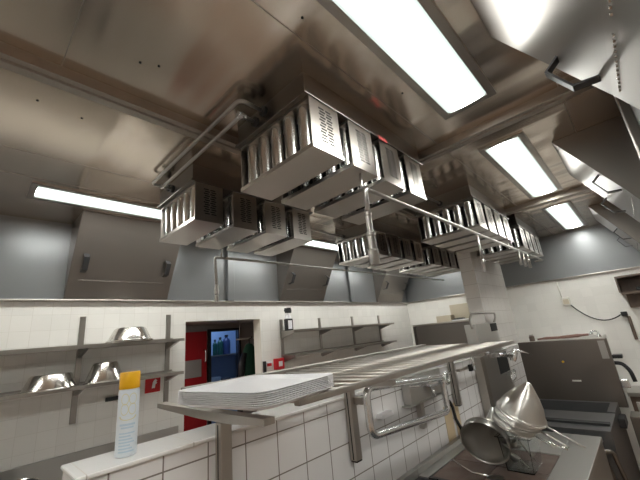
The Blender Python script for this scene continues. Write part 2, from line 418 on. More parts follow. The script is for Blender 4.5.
# ------------------------------------------------------------------ sloped hoods along the walls
def sloped_hood(loc, label):
    t = thing('sloped_hood', label, 'extractor', loc, 'sloped stainless hoods along the walls')
    X, Y, Z = loc       # X: centre, Y: wall, Z: foot; local slope faces -y
    W = .36; D = .335
    zt = CEIL; yt = Y-D
    zb = zt-.525; yb = yt+.525*.573
    zf = zt-.418; yf_ = yt+.418*.573
    prof = [(Y, Z), (Y, zt), (yt, zt), (yf_, zf), (yf_+.078, Z)]
    b = MB(); b.prism(prof, 0, X-W, X+W); b.bevel(.003)
    b.build('casing', 'hood', t)
    # lip of the front sheet and its fold
    n = Vector((0, -1, -.573)).normalized(); d = Vector((0, .573, -1)).normalized()
    def pt(x, z, o=0.): return Vector((x, yt+(zt-z)*.573, z))+n*o
    for g0 in (-.30, .03):
        sl = MB()
        for i in range(13):
            x = X+g0+i*.0215; zz = zf-.022; yy = yf_+.0115
            sl.box(x, x+.009, yy-.003, yy+.003, zz-.0025, zz+.0025)
        sl.build('vent_slits', 'baffle', t)
    for sx in (-.284, .288):
        hb = MB(); x = X+sx
        z0, z1 = .735, .61
        A = pt(x, z0, 0); B = pt(x, z1, 0); A2 = pt(x, z0-.01, .05); B2 = pt(x, z1+.03, .05)
        wv = Vector((.017, 0, 0)); path = [A, A2, B2, B]
        th = .004; ins = [A-d*-.006, A2-n*.006+d*.004, B2-n*.006-d*.004, B-d*.006]
        vs = []; 
        for p in path: vs += [p-wv, p+wv]
        for p in ins: vs += [p-wv, p+wv]
        fs = []
        for i in range(3):
            a = 2*i
            fs += [(a, a+1, a+3, a+2), (8+a, 8+a+2, 8+a+3, 8+a+1), (a, a+2, 8+a+2, 8+a), (a+1, 8+a+1, 8+a+3, a+3)]
        fs += [(0, 8, 9, 1), (6, 7, 15, 14)]
        hb._add(vs, fs); bmesh.ops.recalc_face_normals(hb.bm, faces=hb.bm.faces[:])
        hb.build('handle', 'handle_grey', t)
    return t
YW = YB-.0125
H0 = sloped_hood((.81, YW, CLAD+.012), 'sloped stainless hood at the left of the back wall above the bowl shelves')
dup(H0, (2.78, YW, CLAD+.012), 'middle sloped hood on the back wall above the shelf with the spray bottle')
dup(H0, (4.72, YW, CLAD+.012), 'far sloped hood on the back wall seen under the filter units')
dup(H0, (.84, YBULK+.0005, CLAD+.012), 'sloped hood with one large handle in the top right corner beside the biggest lamp', PI)
dup(H0, (2.68, YBULK+.0005, CLAD+.012), 'second sloped hood along the right edge, with a dark triangular end cheek', PI)
dup(H0, (4.55, YBULK+.0005, CLAD+.012), 'farthest sloped hood along the right edge by the grey wall', PI)

# ------------------------------------------------------------------ pipes
def grommet(x, y, z, axis, parent, nm='pipe_collar'):
    MB().lathe([(0, 0), (.022, 0), (.022, .014), (.010, .016), (0, .016)], (x, y, z), axis, 16).build(nm, 'black', parent)
t = thing('wash_pipe', 'upper of the two thin steel pipes linking the two left filter units', 'pipe', (.60, 1.3, .93), 'thin pipes between the left filter units')
MB().tube([(.7615, .95, .95), (.64, .95, .95), (.64, 1.88, .955), (.744, 1.88, .955)], .0085, fillet=.03).build('pipe_run', 'pipe', t)
grommet(.7625, .95, .95, (-1, 0, 0), t); grommet(.7445, 1.88, .955, (-1, 0, 0), t)
t = thing('wash_pipe', 'lower of the two thin steel pipes linking the two left filter units, with union nuts', 'pipe', (.66, 1.3, .93), 'thin pipes between the left filter units')
MB().tube([(.7615, 1.01, .93), (.685, 1.01, .93), (.685, 1.83, .93), (.744, 1.83, .93)], .0085, fillet=.012).build('pipe_run', 'pipe', t)
for y in (1.01, 1.83):
    u = MB(); u.lathe([(0, -.018), (.014, -.018), (.014, .018), (0, .018)], (.685, y, .93), (1, 0, 0), 6).lathe([(0, -.016), (.012, -.016), (.012, .016), (0, .016)], (.685, y, .93), (0, 1, 0), 10)
    u.build('union_nut', 'chrome', t)
grommet(.7625, 1.01, .93, (-1, 0, 0), t); grommet(.7445, 1.83, .93, (-1, 0, 0), t)

for (xa, xb, y, z, lab) in ((1.708, 2.487, .95, .925, 'thin steel pipe from the biggest looking filter unit to the next one in its row'), (1.690, 2.467, 1.95, .925, 'thin steel pipe crossing the ceiling between the two dim filter units')):
    t = thing('wash_pipe', lab, 'pipe', ((xa+xb)/2, y, z), 'thin pipes between filter units in one row')
    MB().tube([(xa, y, z), (xb, y, z)], .0085).build('pipe_run', 'pipe', t)
    grommet(xa-.0005, y, z, (1, 0, 0), t); grommet(xb+.0005, y, z, (-1, 0, 0), t)
def nozzle(x, y, z0, z1, parent, r=.008):
    MB().tube([(x, y, z0), (x, y, z1)], r, 10).build('drop_pipe', 'pipe', parent)
    MB().lathe([(0, 0), (.013, 0), (.015, .02), (.012, .05), (.015, .055), (.015, .075), (r, .085)], (x, y, z1-.02), (0, 0, 1), 12).build('nozzle', 'pipe', parent)
t = thing('suppression_pipe', 'long steel pipe with an elbow and nozzles running under the near filter units', 'pipe', (1.06, .70, .57), 'nozzle pipes under the filter units')
MB().tube([(1.065, .70, .44), (1.065, .70, .568), (4.50, .70, .60), (4.50, .78, .60)], .010, 12, fillet=.02).build('pipe_run', 'pipe', t)
MB().tube([(1.10, .70, .568), (1.10, .735, .60), (1.10, .735, .664)], .006, fillet=.01).build('hanger', 'pipe', t)
MB().lathe([(0, 0), (.019, 0), (.021, .01), (.021, .055), (.0155, .062), (.0155, .115), (.019, .118), (.019, .13), (.0125, .135), (.0125, .20), (.0155, .203), (.0155, .215), (.010, .218)], (1.06, .70, .245), (0, 0, 1), 16).build('nozzle', 'pipe', t)
nozzle(2.36, .70, .575, .33, t)
for x in (3.42, 3.58, 3.76): nozzle(x, .70, .59, .47, t)
MB().tube([(3.25, .70, .589), (3.25, .70, .664)], .006).build('hanger', 'pipe', t)
MB().tube([(4.45, .70, .599), (4.45, .735, .62), (4.45, .735, .664)], .006, fillet=.01).build('hanger', 'pipe', t)
t = thing('suppression_pipe', 'thin steel pipe with drop nozzle running under the back row of filter units', 'pipe', (1.13, 2.05, .60), 'nozzle pipes under the filter units')
MB().tube([(1.145, 2.05, .40), (1.135, 2.05, .602), (4.85, 2.05, .635)], .009, 12, fillet=.02).build('pipe_run', 'pipe', t)
MB().lathe([(0, 0), (.013, 0), (.015, .03), (.011, .05), (.016, .055), (.016, .08), (.010, .12)], (1.145, 2.05, .29), (0, 0, 1), 14).build('nozzle', 'pipe', t)
for x in (1.18, 2.6, 3.75): MB().tube([(x, 2.045, .606), (x, 2.03, .664)], .005).build('hanger', 'pipe', t)

# ------------------------------------------------------------------ wall shelves
def wall_shelf(x0, x1, rails, label, loc):
    t = thing('wall_shelf', label, 'shelf', loc, 'two tier wall shelves')
    yw = YB-.0005; yf = YB-.24
    for x, zt, zb in rails:
        MB().box(x-.018, x+.018, yw-.012, yw, zb, zt).bevel(.002).build('rail', 'shelf_steel', t)
    for zt in (.098, -.152):
        b = MB(); b.box(x0, x1, yf, yw-.0125, zt-.004, zt); b.box(x0, x1, yf, yf+.002, zt-.022, zt-.004); b.box(x0, x1, yw-.016, yw-.0125, zt-.022, zt+.012)
        b.build('shelf_board', 'shelf_steel', t)
        for x, a, b_ in rails:
            MB().prism([(yw-.0125, zt-.005), (yf+.02, zt-.005), (yf+.02, zt-.02), (yw-.0125, zt-.075)], 0, x-.012, x+.012).build('bracket', 'shelf_steel', t)
    return t
wall_shelf(-1.6, 1.235, [(-.75, .309, -.40), (.583, .309, -.40), (1.197, .309, -.40)], 'left two tier steel wall shelf carrying upturned bowls', (-.2, YB-.1, -.4))
wall_shelf(2.41, 4.40, [(2.44, .23, -.22), (3.055, .23, -.22), (3.71, .23, -.22), (4.355, .23, -.22)], 'right two tier steel wall shelf beside the doorway with a spray bottle on top', (3.4, YB-.1, -.22))
def bowl(x, y, z, r0, r1, hh, label):
    b = MB(); b.lathe([(r0-.004, 0), (r0, 0), (r0, .006), (r0-.012, .008), (r1+.004, hh-.008), (r1-.006, hh), (0, hh), (0, hh-.003), (r1-.008, hh-.003), (r1, hh-.012), (r0-.016, .006), (r0-.004, .001)], (x, y, z), seg=40)
    return tag(b.build('steel_bowl', 'bowl'), label, 'bowl', 'upturned bowls on the left shelf')
bowl(.415, 2.805, -.152, .150, .103, .090, 'upturned steel bowl on the lower shelf, left of the middle rail')
bowl(.715, 2.815, -.152, .128, .072, .128, 'tall upturned steel bowl on the lower shelf, right of the middle rail')
bowl(.855, 2.80, .098, .160, .118, .050, 'second upturned steel bowl nested beneath the top one on the upper shelf')
bowl(.855, 2.80, .107, .155, .100, .095, 'upturned steel bowl on the upper shelf above the yellow capped can')
# spray bottle
t = thing('spray_bottle', 'black and white spray bottle on the upper right wall shelf', 'bottle', (2.50, 2.86, .098))
MB().box(2.395, 2.490, 2.810, 2.860, .098, .225).bevel(.012, 3).build('body', 'black', t)
MB().lathe([(.03, 0), (.026, .025), (.014, .04), (.014, .06), (0, .06)], (2.448, 2.835, .2255), seg=14).build('neck', 'white', t)
MB().prism([(2.415, .2865), (2.48, .2865), (2.485, .315), (2.475, .345), (2.41, .342), (2.40, .315)], 1, 2.820, 2.850).build('spray_head', 'black', t)
MB().prism([(2.413, .286), (2.423, .286), (2.405, .228), (2.395, .233)], 1, 2.83, 2.84).build('trigger', 'white', t)
MB().box(2.415, 2.470, 2.8090, 2.8095, .115, .205).build('paper_label', 'white', t)

# wall signs
t = thing('fire_sign', 'red square sign with a white mark on the tiles under the left shelf', 'sign', (1.09, YB-.003, -.24))
MB().box(1.035, 1.15, YB-.004, YB-.0005, -.292, -.178).bevel(.001).build('plate', 'red', t)
g = MB(); g.prism([(1.085, -.262), (1.09, -.222), (1.10, -.204), (1.112, -.196), (1.125, -.206), (1.118, -.216), (1.125, -.226), (1.112, -.236), (1.108, -.262)], 1, YB-.0052, YB-.0042)
g.build('pictogram', 'white', t)
t = thing('fire_call_point', 'small red fire alarm box on the wall right of the doorway', 'alarm', (2.36, YB, -.23))
MB().box(2.305, 2.415, YB-.055, YB-.0005, -.285, -.175).bevel(.008, 3).build('housing', 'red', t)
MB().box(2.335, 2.385, YB-.0565, YB-.0555, -.255, -.205).build('press_glass', 'white', t)
t = thing('wall_notice', 'tiny red and white notice between the doorway and the alarm box', 'sign', (2.25, YB, -.22))
MB().box(2.215, 2.285, YB-.004, YB-.0005, -.255, -.195).build('plate', 'white', t)
MB().box(2.220, 2.280, YB-.0050, YB-.0042, -.24, -.212).build('print', 'red', t)
tag(MB().box(2.168, 2.20, YB-.02, YB-.0005, -.42, -.185).bevel(.004).build('door_buffer', 'black'), 'black vertical strip on the wall at the right edge of the doorway', 'strip')
t = thing('wall_hook_bar', 'short black bar on the tiles left of the yellow capped can', 'hook', (.81, YB, -.283))
MB().box(.763, .862, YB-.03, YB-.018, -.298, -.270).bevel(.004).build('bar', 'black', t)
MB().box(.78, .79, YB-.018, YB-.0005, -.289, -.279).box(.835, .845, YB-.018, YB-.0005, -.289, -.279).build('standoff', 'black', t)
# backpack-like dark green bag hanging in the corridor
t = thing('hanging_jacket', 'dark green jacket with grey print hanging inside the doorway on the right', 'jacket', (2.45, 3.5, -.6))
j = MB(); j.lathe([(0, 0), (.10, .005), (.12, .10), (.125, .30), (.12, .45), (.085, .56), (.045, .62), (0, .63)], (0, 0, 0), (0, 0, 1), 20)
j.xform(Matrix.Translation((2.375, 3.50, -.62)) @ Matrix.Diagonal((.92, .6, 1, 1)))
jo = j.build('body', 'green', t)
for sx in (-1, 1):
    MB().tube([(2.375+sx*.07, 3.49, -.10), (2.375+sx*.125, 3.48, -.22), (2.375+sx*.14, 3.47, -.42)], [.035, .04, .032], 10).build('sleeve', 'black', t)
MB().box(2.32, 2.43, 3.4225, 3.4235, -.43, -.35).build('print', 'grey_print', t)
MB().tube([(2.375, 3.50, .005), (2.375, 3.50, .06)], .006).tube([(2.375, 3.50, .06), (2.375, 3.44, .07), (2.375, 3.44, .09)], .006, fillet=.01).build('hanging_loop', 'black', t)
cr = MB(); cr.tube([(2.2, 3.50, .065), (2.75, 3.50, .065)], .01); cr.tube([(2.25, 3.5, .06), (2.25, 3.5, .2995)], .006); cr.tube([(2.72, 3.5, .06), (2.72, 3.5, .2995)], .006)
tag(cr.build('coat_rail', 'shelf_steel'), 'steel coat rail in the corridor carrying the green jacket', 'rail')

# ------------------------------------------------------------------ back counter
t = thing('steel_counter', 'stainless counter with upstand along the back wall behind the low tiled wall', 'counter', (.2, 2.65, FLOOR))
MB().box(-2.2, 1.30, 2.30, YB-.021, -.90, -.86).bevel(.004).build('worktop', 'steel', t)
MB().box(-2.2, 1.30, YB-.02, YB-.0005, -.90, -.575).bevel(.003).build('upstand', 'steel', t)
for x in (-2.1, -.5, 1.2):
    for y in (2.36, 2.88): MB().box(x-.02, x+.02, y-.02, y+.02, FLOOR, -.9005).build('leg', 'steel', t)
t = thing('stock_pot', 'dark rimmed pot on the back counter at the lower left corner', 'pot', (.27, 2.55, -.86))
MB().lathe([(0, 0), (.10, 0), (.105, .01), (.105, .262), (.112, .268), (.112, .275), (.10, .275), (.10, .012), (0, .012)], (.27, 2.56, -.86), seg=32).build('body', 'black', t)
MB().lathe([(.113, 0), (.116, .004), (.113, .008), (.110, .004)], (.27, 2.56, -.589), seg=32, closed=True).build('rim', 'bowl', t)

# ------------------------------------------------------------------ low tiled pass wall and pier
PY0, PY1 = 1.20, 1.385
CAP = -.296
pw = MB(); pw.box(.262, 4.89, PY0, PY1, FLOOR, CAP-.014)
struct('wall_pass', pw, 'tile_pass')
cp = MB(); cp.box(.255, 3.80, PY0-.006, PY1+.006, CAP-.0135, CAP); cp.bevel(.006, 3)
struct('trim_9', cp, 'tile_cap')
pr_ = MB(); pr_.box(3.83, 4.89, 1.25, 1.3999, CAP-.013, CEIL)
o = struct('wall_pier', pr_, ['tile_pier_x', 'tile_pier_y'])
for p in o.data.polygons: p.material_index = 1 if abs(p.normal.x) > .5 else 0
# worn beige patch and a black cable scar near the stove
o = MB().box(2.40, 2.52, PY0-.003, PY0-.0005, -.80, -.555).box(2.56, 2.64, PY0-.003, PY0-.0005, -.79, -.56).build('wall_patch', 'beige')
o['kind'] = 'structure'
tag(MB().tube([(2.49, PY0-.012, -.53), (2.53, PY0-.012, -.58), (2.545, PY0-.012, -.66), (2.60, PY0-.012, -.73), (2.615, PY0-.012, -.79)], .011, 8).build('cable', 'black'), 'short black cable running down the worn beige patch on the tiles', 'cable')

# spray can
cx, cy = .401, 1.285
t = thing('spray_can', 'white aerosol can with yellow cap on the end of the low wall', 'can', (cx, cy, CAP))
MB().lathe([(0, 0), (.027, 0), (.0305, .003), (.0305, .188), (.028, .194), (0, .194)], (cx, cy, CAP), seg=32).build('body', 'can', t)
MB().lathe([(.030, .1945), (.0305, .197), (.0300, .243), (.028, .246), (0, .246)], (cx, cy, CAP), seg=32).build('cap', 'orange', t)
# printed marks on the can
def on_can(mb, a0, a1, z0, z1, n=6, r=.0309):
    vs = []; 
    for k in range(n+1):
        a = a0+(a1-a0)*k/n
        for z in (z0, z1): vs.append((cx+r*math.cos(a), cy+r*math.sin(a), CAP+z))
    mb._add(vs, [(2*k, 2*k+2, 2*k+3, 2*k+1) for k in range(n)])
face = -PI/2-.30
b = MB(); on_can(b, face-.75, face+.75, .088, .094); on_can(b, face-.6, face+.6, .080, .085)
for i in range(7): on_can(b, face-.75, face+.75-(i % 3)*.2, .014+i*.0085, .018+i*.0085)
b.build('print', 'can_blue', t)
b = MB()
def ring_on_can(a_c, z_c, ra, rz, wdt=.0022, n=22, a0=0., a1=2*PI):
    vs = []
    for k in range(n+1):
        q = a0+(a1-a0)*k/n
        for s_ in (1, 1-wdt/rz):
            a = a_c+ra*s_*math.cos(q); vs.append((cx+.0309*math.cos(a), cy+.0309*math.sin(a), CAP+z_c+rz*s_*math.sin(q)))
    b._add(vs, [(2*k, 2*k+2, 2*k+3, 2*k+1) for k in range(n)])
ring_on_can(face-.35, .165, .38, .017); ring_on_can(face+.40, .165, .38, .017); ring_on_can(face-.35, .135, .38, .017); ring_on_can(face+.40, .135, .38, .017)
ring_on_can(face, .115, .85, .012, a0=PI, a1=2*PI)
b.build('emblem', 'can_yellow', t)

# ------------------------------------------------------------------ plate rack over the low wall
RZ = -.190
RX0, RX1, RY0, RY1 = .80, 3.36, .90, 1.80
t = thing('plate_rack', 'long stainless tube rack on posts over the low tiled wall', 'rack', (2.0, 1.17, -.6))
fr = MB(); fr.box(RX0, RX1, RY0, RY0+.03, RZ-.024, RZ).box(RX0, RX1, RY1-.06, RY1, RZ-.03, RZ+.012); fr.bevel(.005)
fr.build('frame', 'rack', t)
bars = MB(); n = 25
for i in range(n):
    x = RX0+.02+(RX1-RX0-.04)*i/(n-1)
    bars.tube([(x, RY0+.031, RZ-.011), (x, RY1-.061, RZ-.011)], .0095, 8)
bars.build('bars', 'rack', t)
for x, zb in ((.678, -1.0), (1.38, -.582), (2.60, -.582)):
    p = MB(); p.box(x-.022, x+.022, PY0-.046, PY0-.007, zb+.006, RZ-.063); p.bevel(.004)
    po = p.build('post', 'rack', t)
    MB().box(x-.020, x+.020, PY0-.044, PY0-.009, zb, zb+.0055).build('end_cap', 'black', po)
    MB().box(x-.0225, x-.0221, PY0-.030, PY0-.023, zb+.01, RZ-.07).build('groove', 'slot', po)
    MB().prism([(RY0+.005, RZ-.031), (1.72, RZ-.031), (1.72, RZ-.050), (1.30, RZ-.062), (1.10, RZ-.062), (RY0+.005, RZ-.050)], 0, x-.02, x+.02).build('arm', 'rack', t)
# trays
def tray(loc, label, rot):
    W, D = .197, .228; r = .055
    def outline(k, z):
        pts = []
        for sx, sy, a0 in ((1, 1, 0), (-1, 1, PI/2), (-1, -1, PI), (1, -1, 3*PI/2)):
            for q in range(7):
                a = a0+q*PI/12; pts.append((sx*(W-k-r)+r*math.cos(a), sy*(D-k-r)+r*math.sin(a), z))
        return pts
    b = MB(); loops = [outline(.030, 0), outline(.006, .0125), outline(0, .0137), outline(0, .0155), outline(.009, .0155), outline(.033, .003)]
    vs = sum(loops, []); n = len(loops[0]); fs = []
    for l in range(len(loops)-1):
        for k in range(n): fs.append((l*n+k, l*n+(k+1) % n, (l+1)*n+(k+1) % n, (l+1)*n+k))
    fs.append(tuple(range(n))[::-1]); fs.append(tuple(range((len(loops)-1)*n, len(loops)*n)))
    b._add(vs, fs); bmesh.ops.recalc_face_normals(b.bm, faces=b.bm.faces[:])
    o = b.build('serving_tray', 'white', None, world=False)
    o.location = (loc[0], loc[1], loc[2]+EYE); o.rotation_euler = (0, 0, rot)
    return tag(o, label, 'tray', 'white trays stacked on the rack')
TX, TY, TR = .766, 1.085, math.radians(8)
names = ['lowest white tray of the stack, resting on the rack bars', 'second white tray from the bottom of the stack', 'third white tray from the bottom of the stack', 'fourth white tray from the bottom of the stack',
         'fifth white tray from the bottom of the stack', 'third white tray from the top of the stack', 'white tray just under the topmost tray of the stack', 'topmost white tray of the stack, its flat inside in view']
T0 = None
for i in range(8):
    z = RZ+.0003+i*.0056
    jx = random.uniform(-.002, .002)
    if T0 is None: T0 = tray((TX, TY, z), names[0], TR)
    else: dup(T0, (TX+jx, TY+jx, z), names[i], TR+random.uniform(-.004, .004))

# ------------------------------------------------------------------ chrome rails and taps at the low wall
def swing_rail(x0, x1, y, zt0, zt1, zb0, zb1, label, loc):
    t = thing('tube_rail', label, 'rail', loc, 'chrome tube rails on the rack posts')
    MB().tube([(x0, y, zb0), (x0, y, zt0), (x1, y, zt1), (x1, y, zb1)], .0185, 12, closed=True, fillet=.05, fn=6).build('tube_loop', 'chrome', t)
    return t
t = swing_rail(1.395, 2.225, 1.08, -.262, -.328, -.472, -.535, 'rounded chrome tube loop hanging in front of the tiles below the rack', (1.8, 1.08, -.4))
MB().box(1.383, 1.410, 1.0985, 1.1535, -.335, -.300).bevel(.004).build('clamp', 'rack', t)
MB().box(1.4105, 1.437, 1.105, 1.14, -.335, -.300).bevel(.004).build('clamp_knob', 'black', t)
MB().tube([(2.29+.032*math.cos(a*PI/8), 1.08, -.345+.032*math.sin(a*PI/8)) for a in range(16)], .0125, 10, closed=True).build('end_ring', 'chrome', t)
MB().tube([(2.245, 1.08, -.345), (2.26, 1.08, -.345)], .012).tube([(2.32, 1.085, -.345), (2.45, 1.15, -.345), (2.56, 1.165, -.345)], .011, fillet=.03).build('link', 'chrome', t)
t = thing('tube_rail', 'second bent chrome tube right of the last rack post, running to the steel cabinet', 'rail', (2.95, 1.08, -.3), 'chrome tube rails on the rack posts')
MB().tube([(2.80, 1.08, -.36), (2.80, 1.08, -.245), (3.18, 1.08, -.272), (3.30, 1.12, -.285)], .0135, 12, fillet=.05, fn=6).build('tube', 'chrome', t)
MB().box(2.783, 2.817, 1.0955, 1.12, -.37, -.32).bevel(.004).build('clamp', 'black', t)
MB().box(2.625, 2.79, 1.121, 1.150, -.352, -.335).build('clamp_arm', 'rack', t)
# steel back box with tap behind the loop
t = thing('steel_bracket_box', 'flat grey steel box on the tiles under the rack, behind the chrome loop', 'box', (2.1, 1.18, -.45))
MB().prism([(1.90, -.442), (2.33, -.437), (2.33, -.285), (1.90, -.285)], 1, PY0-.06, PY0-.0075).build('casing', 'steel', t)
MB().box(1.87, 2.34, PY0-.063, PY0-.0075, -.450, -.4425).build('lip', 'steel', t)
MB().box(2.03, 2.075, PY0-.04, PY0-.0075, -.60, -.451).bevel(.003).build('leg', 'rack', t)
t = thing('mixer_tap', 'chrome lever tap in front of the flat grey steel box', 'tap', (2.1, 1.10, -.35))
MB().lathe([(0, -.10), (.016, -.10), (.02, -.08), (.024, 0), (.03, .03), (.024, .07), (0, .08)], (2.15, 1.118, -.352), (1, 0, -.03), 16).build('body', 'chrome', t)
MB().tube([(2.05, 1.118, -.348), (1.95, 1.108, -.34), (1.84, 1.10, -.325)], [.012, .009, .006], 10).build('lever', 'chrome', t)
MB().tube([(2.12, 1.118, -.37), (2.12, 1.105, -.40), (2.12, 1.10, -.43)], .011, 10).build('spout', 'chrome', t)
o = MB().prism([(1.56, 0), (1.84, 0), (1.84, .03), (1.80, .05), (1.72, .05), (1.62, .03)], 1, 1.255, 1.36).xform(Matrix.Translation((.12, 0, CAP+.0005))).bevel(.01, 2).build('folded_cloth', 'card')
tag(o, 'small cream folded cloth on the wall top under the rack', 'cloth')
t = thing('soap_holder', 'small white holder on the tiles inside the chrome loop', 'holder', (1.66, PY0, -.44))
MB().prism([(1.62, -.43), (1.72, -.43), (1.735, -.455), (1.61, -.455)], 1, PY0-.04, PY0-.0005).bevel(.004).build('body', 'white', t)

# steel cabinet at the end of the low wall
t = thing('steel_cabinet', 'upright grey steel cabinet closing the right end of the low wall', 'cabinet', (3.6, 1.14, FLOOR))
MB().box(3.19, 3.90, 1.14, PY0-.0075, FLOOR, -.298).bevel(.004).build('body', 'steel', t)
MB().box(3.10, 3.1895, 1.125, PY0-.0075, FLOOR, -.298).bevel(.003).build('corner_post', 'rack', t)
MB().box(3.56, 3.86, 1.136, 1.1395, -.50, -.32).build('recess_panel', 'slot', t)
t = thing('cabinet_tap', 'chrome mixer tap with a lever on the upright steel cabinet', 'tap', (3.6, 1.02, -.31))
MB().tube([(3.34, 1.09, -.315), (3.46, 1.06, -.315), (3.56, 1.01, -.335)], [.014, .018, .022], 12).build('inlet_arm', 'chrome', t)
MB().lathe([(0, -.05), (.024, -.05), (.03, -.02), (.03, .03), (.02, .06), (0, .065)], (3.60, 1.00, -.34), (.2, -.3, 1), 16).build('body', 'chrome', t)
MB().tube([(3.60, .985, -.285), (3.64, .94, -.31), (3.69, .87, -.345)], [.012, .010, .007], 10).build('lever', 'chrome', t)
MB().box(3.33, 3.36, 1.042, 1.1395, -.325, -.2985).build('wall_flange', 'chrome', t)
t = thing('towel_ring', 'square chrome ring below the tap on the steel cabinet', 'ring', (3.65, 1.03, -.45))
MB().tube([(3.72, 1.10, -.50), (3.72, 1.10, -.585), (3.85, 1.10, -.575), (3.85, 1.10, -.49)], .009, 10, fillet=.02).build('loop', 'chrome', t)
MB().box(3.705, 3.735, 1.09, 1.1395, -.525, -.501).box(3.835, 3.865, 1.09, 1.1395, -.52, -.501).build('bracket', 'chrome', t)
# steel box on the cabinet, with tube guard
t = thing('control_box', 'grey steel box standing on the cabinet in front of the tiled pier', 'box', (3.7, 1.12, -.27))
MB().box(3.20, 3.80, 1.145, 1.245, CAP+.001, -.025).bevel(.004).build('casing', 'steel', t)
MB().box(3.60, 3.79, 1.1415, 1.1445, -.11, -.035).build('dark_panel', 'slot', t)
MB().tube([(3.14, 1.155, -.055), (3.22, 1.19, .02), (3.30, 1.19, .075), (3.98, 1.19, .070), (3.90, 1.17, .02), (3.79, 1.16, -.030)], .011, 10, fillet=.03).build('tube_guard', 'rack', t)

# ------------------------------------------------------------------ stove, griddle and utensils
SZ = -.80
t = thing('solid_top_stove', 'stainless stove with brown iron hot plates against the tiled wall', 'stove', (2.45, .8, FLOOR))
b = MB(); b.box(1.90, 2.98, .43, 1.165, FLOOR+.02, SZ-.03); b.build('body', 'steel', t)
tp = MB(); tp.box(1.89, 2.985, .425, .585, SZ-.0295, SZ); tp.box(2.535, 2.985, .5855, 1.165, SZ-.0295, SZ); tp.bevel(.004); tp.build('rim', 'steel', t)
MB().box(1.89, 2.534, 1.105, 1.165, SZ-.0295, SZ-.002).build('back_channel', 'steel', t)
MB().box(1.89, 2.985, 1.1655, 1.196, SZ-.0295, SZ+.03).bevel(.004).build('upstand', 'steel', t)
for y0, y1 in ((.590, .845), (.850, 1.100)):
    for x0, x1 in ((1.915, 2.22), (2.225, 2.53)):
        MB().box(x0, x1, y0, y1, SZ-.028, SZ-.004).bevel(.003).build('hot_plate', 'iron', t)
MB().box(1.89, 1.912, .5855, 1.1045, SZ-.0295, SZ+.001).build('edge_strip', 'slot', t)
for x in (2.30,):
    MB().lathe([(0, 0), (.016, 0), (.014, .006), (0, .007)], (x, .4295, SZ-.045), (0, -1, 0), 16).build('indicator', 'red', t)
t = thing('griddle', 'dark griddle to the left of the stove below the chrome loop', 'griddle', (1.4, .8, FLOOR))
MB().box(1.05, 1.885, .43, 1.165, FLOOR+.02, SZ-.03).build('body', 'steel', t)
MB().box(1.05, 1.885, .43, 1.165, SZ-.0295, SZ-.006).bevel(.004).build('plate', 'black', t)
MB().box(1.05, 1.885, 1.1655, 1.196, SZ-.0295, SZ+.03).build('upstand', 'steel', t)

def container(x0, x1, y0, y1, z0, z1, label, loc):
    tp_ = .012; b = MB(); n = 4
    def rect(k, z): return [(x0+k, y0+k, z), (x1-k, y0+k, z), (x1-k, y1-k, z), (x0+k, y1-k, z)]
    loops = [rect(tp_, z0), rect(0, z1), rect(-.012, z1), rect(-.012, z1+.004), rect(.003, z1+.004), rect(tp_+.003, z0+.004)]
    vs = sum(loops, []); fs = []
    for l in range(len(loops)-1):
        for k in range(n): fs.append((l*n+k, l*n+(k+1) % n, (l+1)*n+(k+1) % n, (l+1)*n+k))
    fs.append((3, 2, 1, 0)); q = (len(loops)-1)*n; fs.append((q, q+1, q+2, q+3))
    b._add(vs, fs); bmesh.ops.recalc_face_normals(b.bm, faces=b.bm.faces[:])
    return tag(b.build('food_container', 'clear'), label, 'container')
container(2.17, 2.385, .635, .79, SZ-.0035, SZ+.165, 'clear plastic container of utensils on the stove under the cone stack', (0, 0, 0))

def cone(name, label, c, ax, R, H, mtl, handle=None, group=None, perf=True, coll=.05, spout=False):
    ax = Vector(ax).normalized(); t = thing(name, label, 'funnel' if spout else 'strainer', c, group)
    if spout: prof = [(R+.004, -.002), (R+.004, .003), (R, .004), (R*.97, coll), (.022, H*.58), (.011, H), (.009, H), (.020, H*.58), (R*.97-.003, coll-.002), (R-.003, .001), (R, -.002)]
    else: prof = [(R+.005, -.002), (R+.005, .003), (R, .005), (R*.965, coll), (R*.80, coll+(H-coll)*.30), (R*.58, coll+(H-coll)*.56), (R*.30, coll+(H-coll)*.82), (.014, H*.985), (0, H), (0, H-.003), (.011, H*.975), (R*.29, coll+(H-coll)*.81), (R*.57, coll+(H-coll)*.55), (R*.79, coll+(H-coll)*.29), (R*.965-.003, coll-.002), (R-.003, .001), (R+.002, -.002)]
    MB().lathe(prof, c, ax, 40).build('cone', mtl, t)
    MB().lathe([(R*.965+.0025, coll-.003), (R*.965+.003, coll), (R*.965+.0005, coll+.003), (R*.96, coll)], c, ax, 40, closed=True).build('seam_ring', mtl, t)
    if handle:
        MB().tube(handle, .0055, 8, fillet=.03).build('handle', mtl, t)
    return t
A0 = Vector((2.20, .652, -.522)); AX = Vector((-.02, -.086, .171)).normalized(); rd_ = Vector((-.02, -.90, -.43)).normalized()
rd_ = (rd_ - AX*rd_.dot(AX)).normalized()
labs = ['conical strainer on top of the leaning stack, its point up', 'middle conical strainer of the leaning stack, only its collar showing', 'lowest conical strainer of the leaning stack above the clear container']
for i in range(3):
    c = A0+AX*(.012-.034*i)+Vector((0, .012*i, 0)); R = .120-.008*i
    p0 = c+rd_*R; p1 = c+rd_*(R+.17-.04*i)-AX*(.004); p2 = p1+Vector((.04*i, 0, 0))
    cone('conical_strainer', labs[i], c, AX, R, .182-.016*i, 'sieve', [p0, (p0+p1)/2, p1], 'conical strainers on the stove', coll=.014)
FA = Vector((.922, .055, .388)).normalized()
fc = Vector((2.12, .850, -.662))
cone('steel_funnel', 'wide steel funnel lying on the stove, its round open mouth showing', fc, FA, .126, .31, 'sieve', None, None, coll=.05, spout=True)
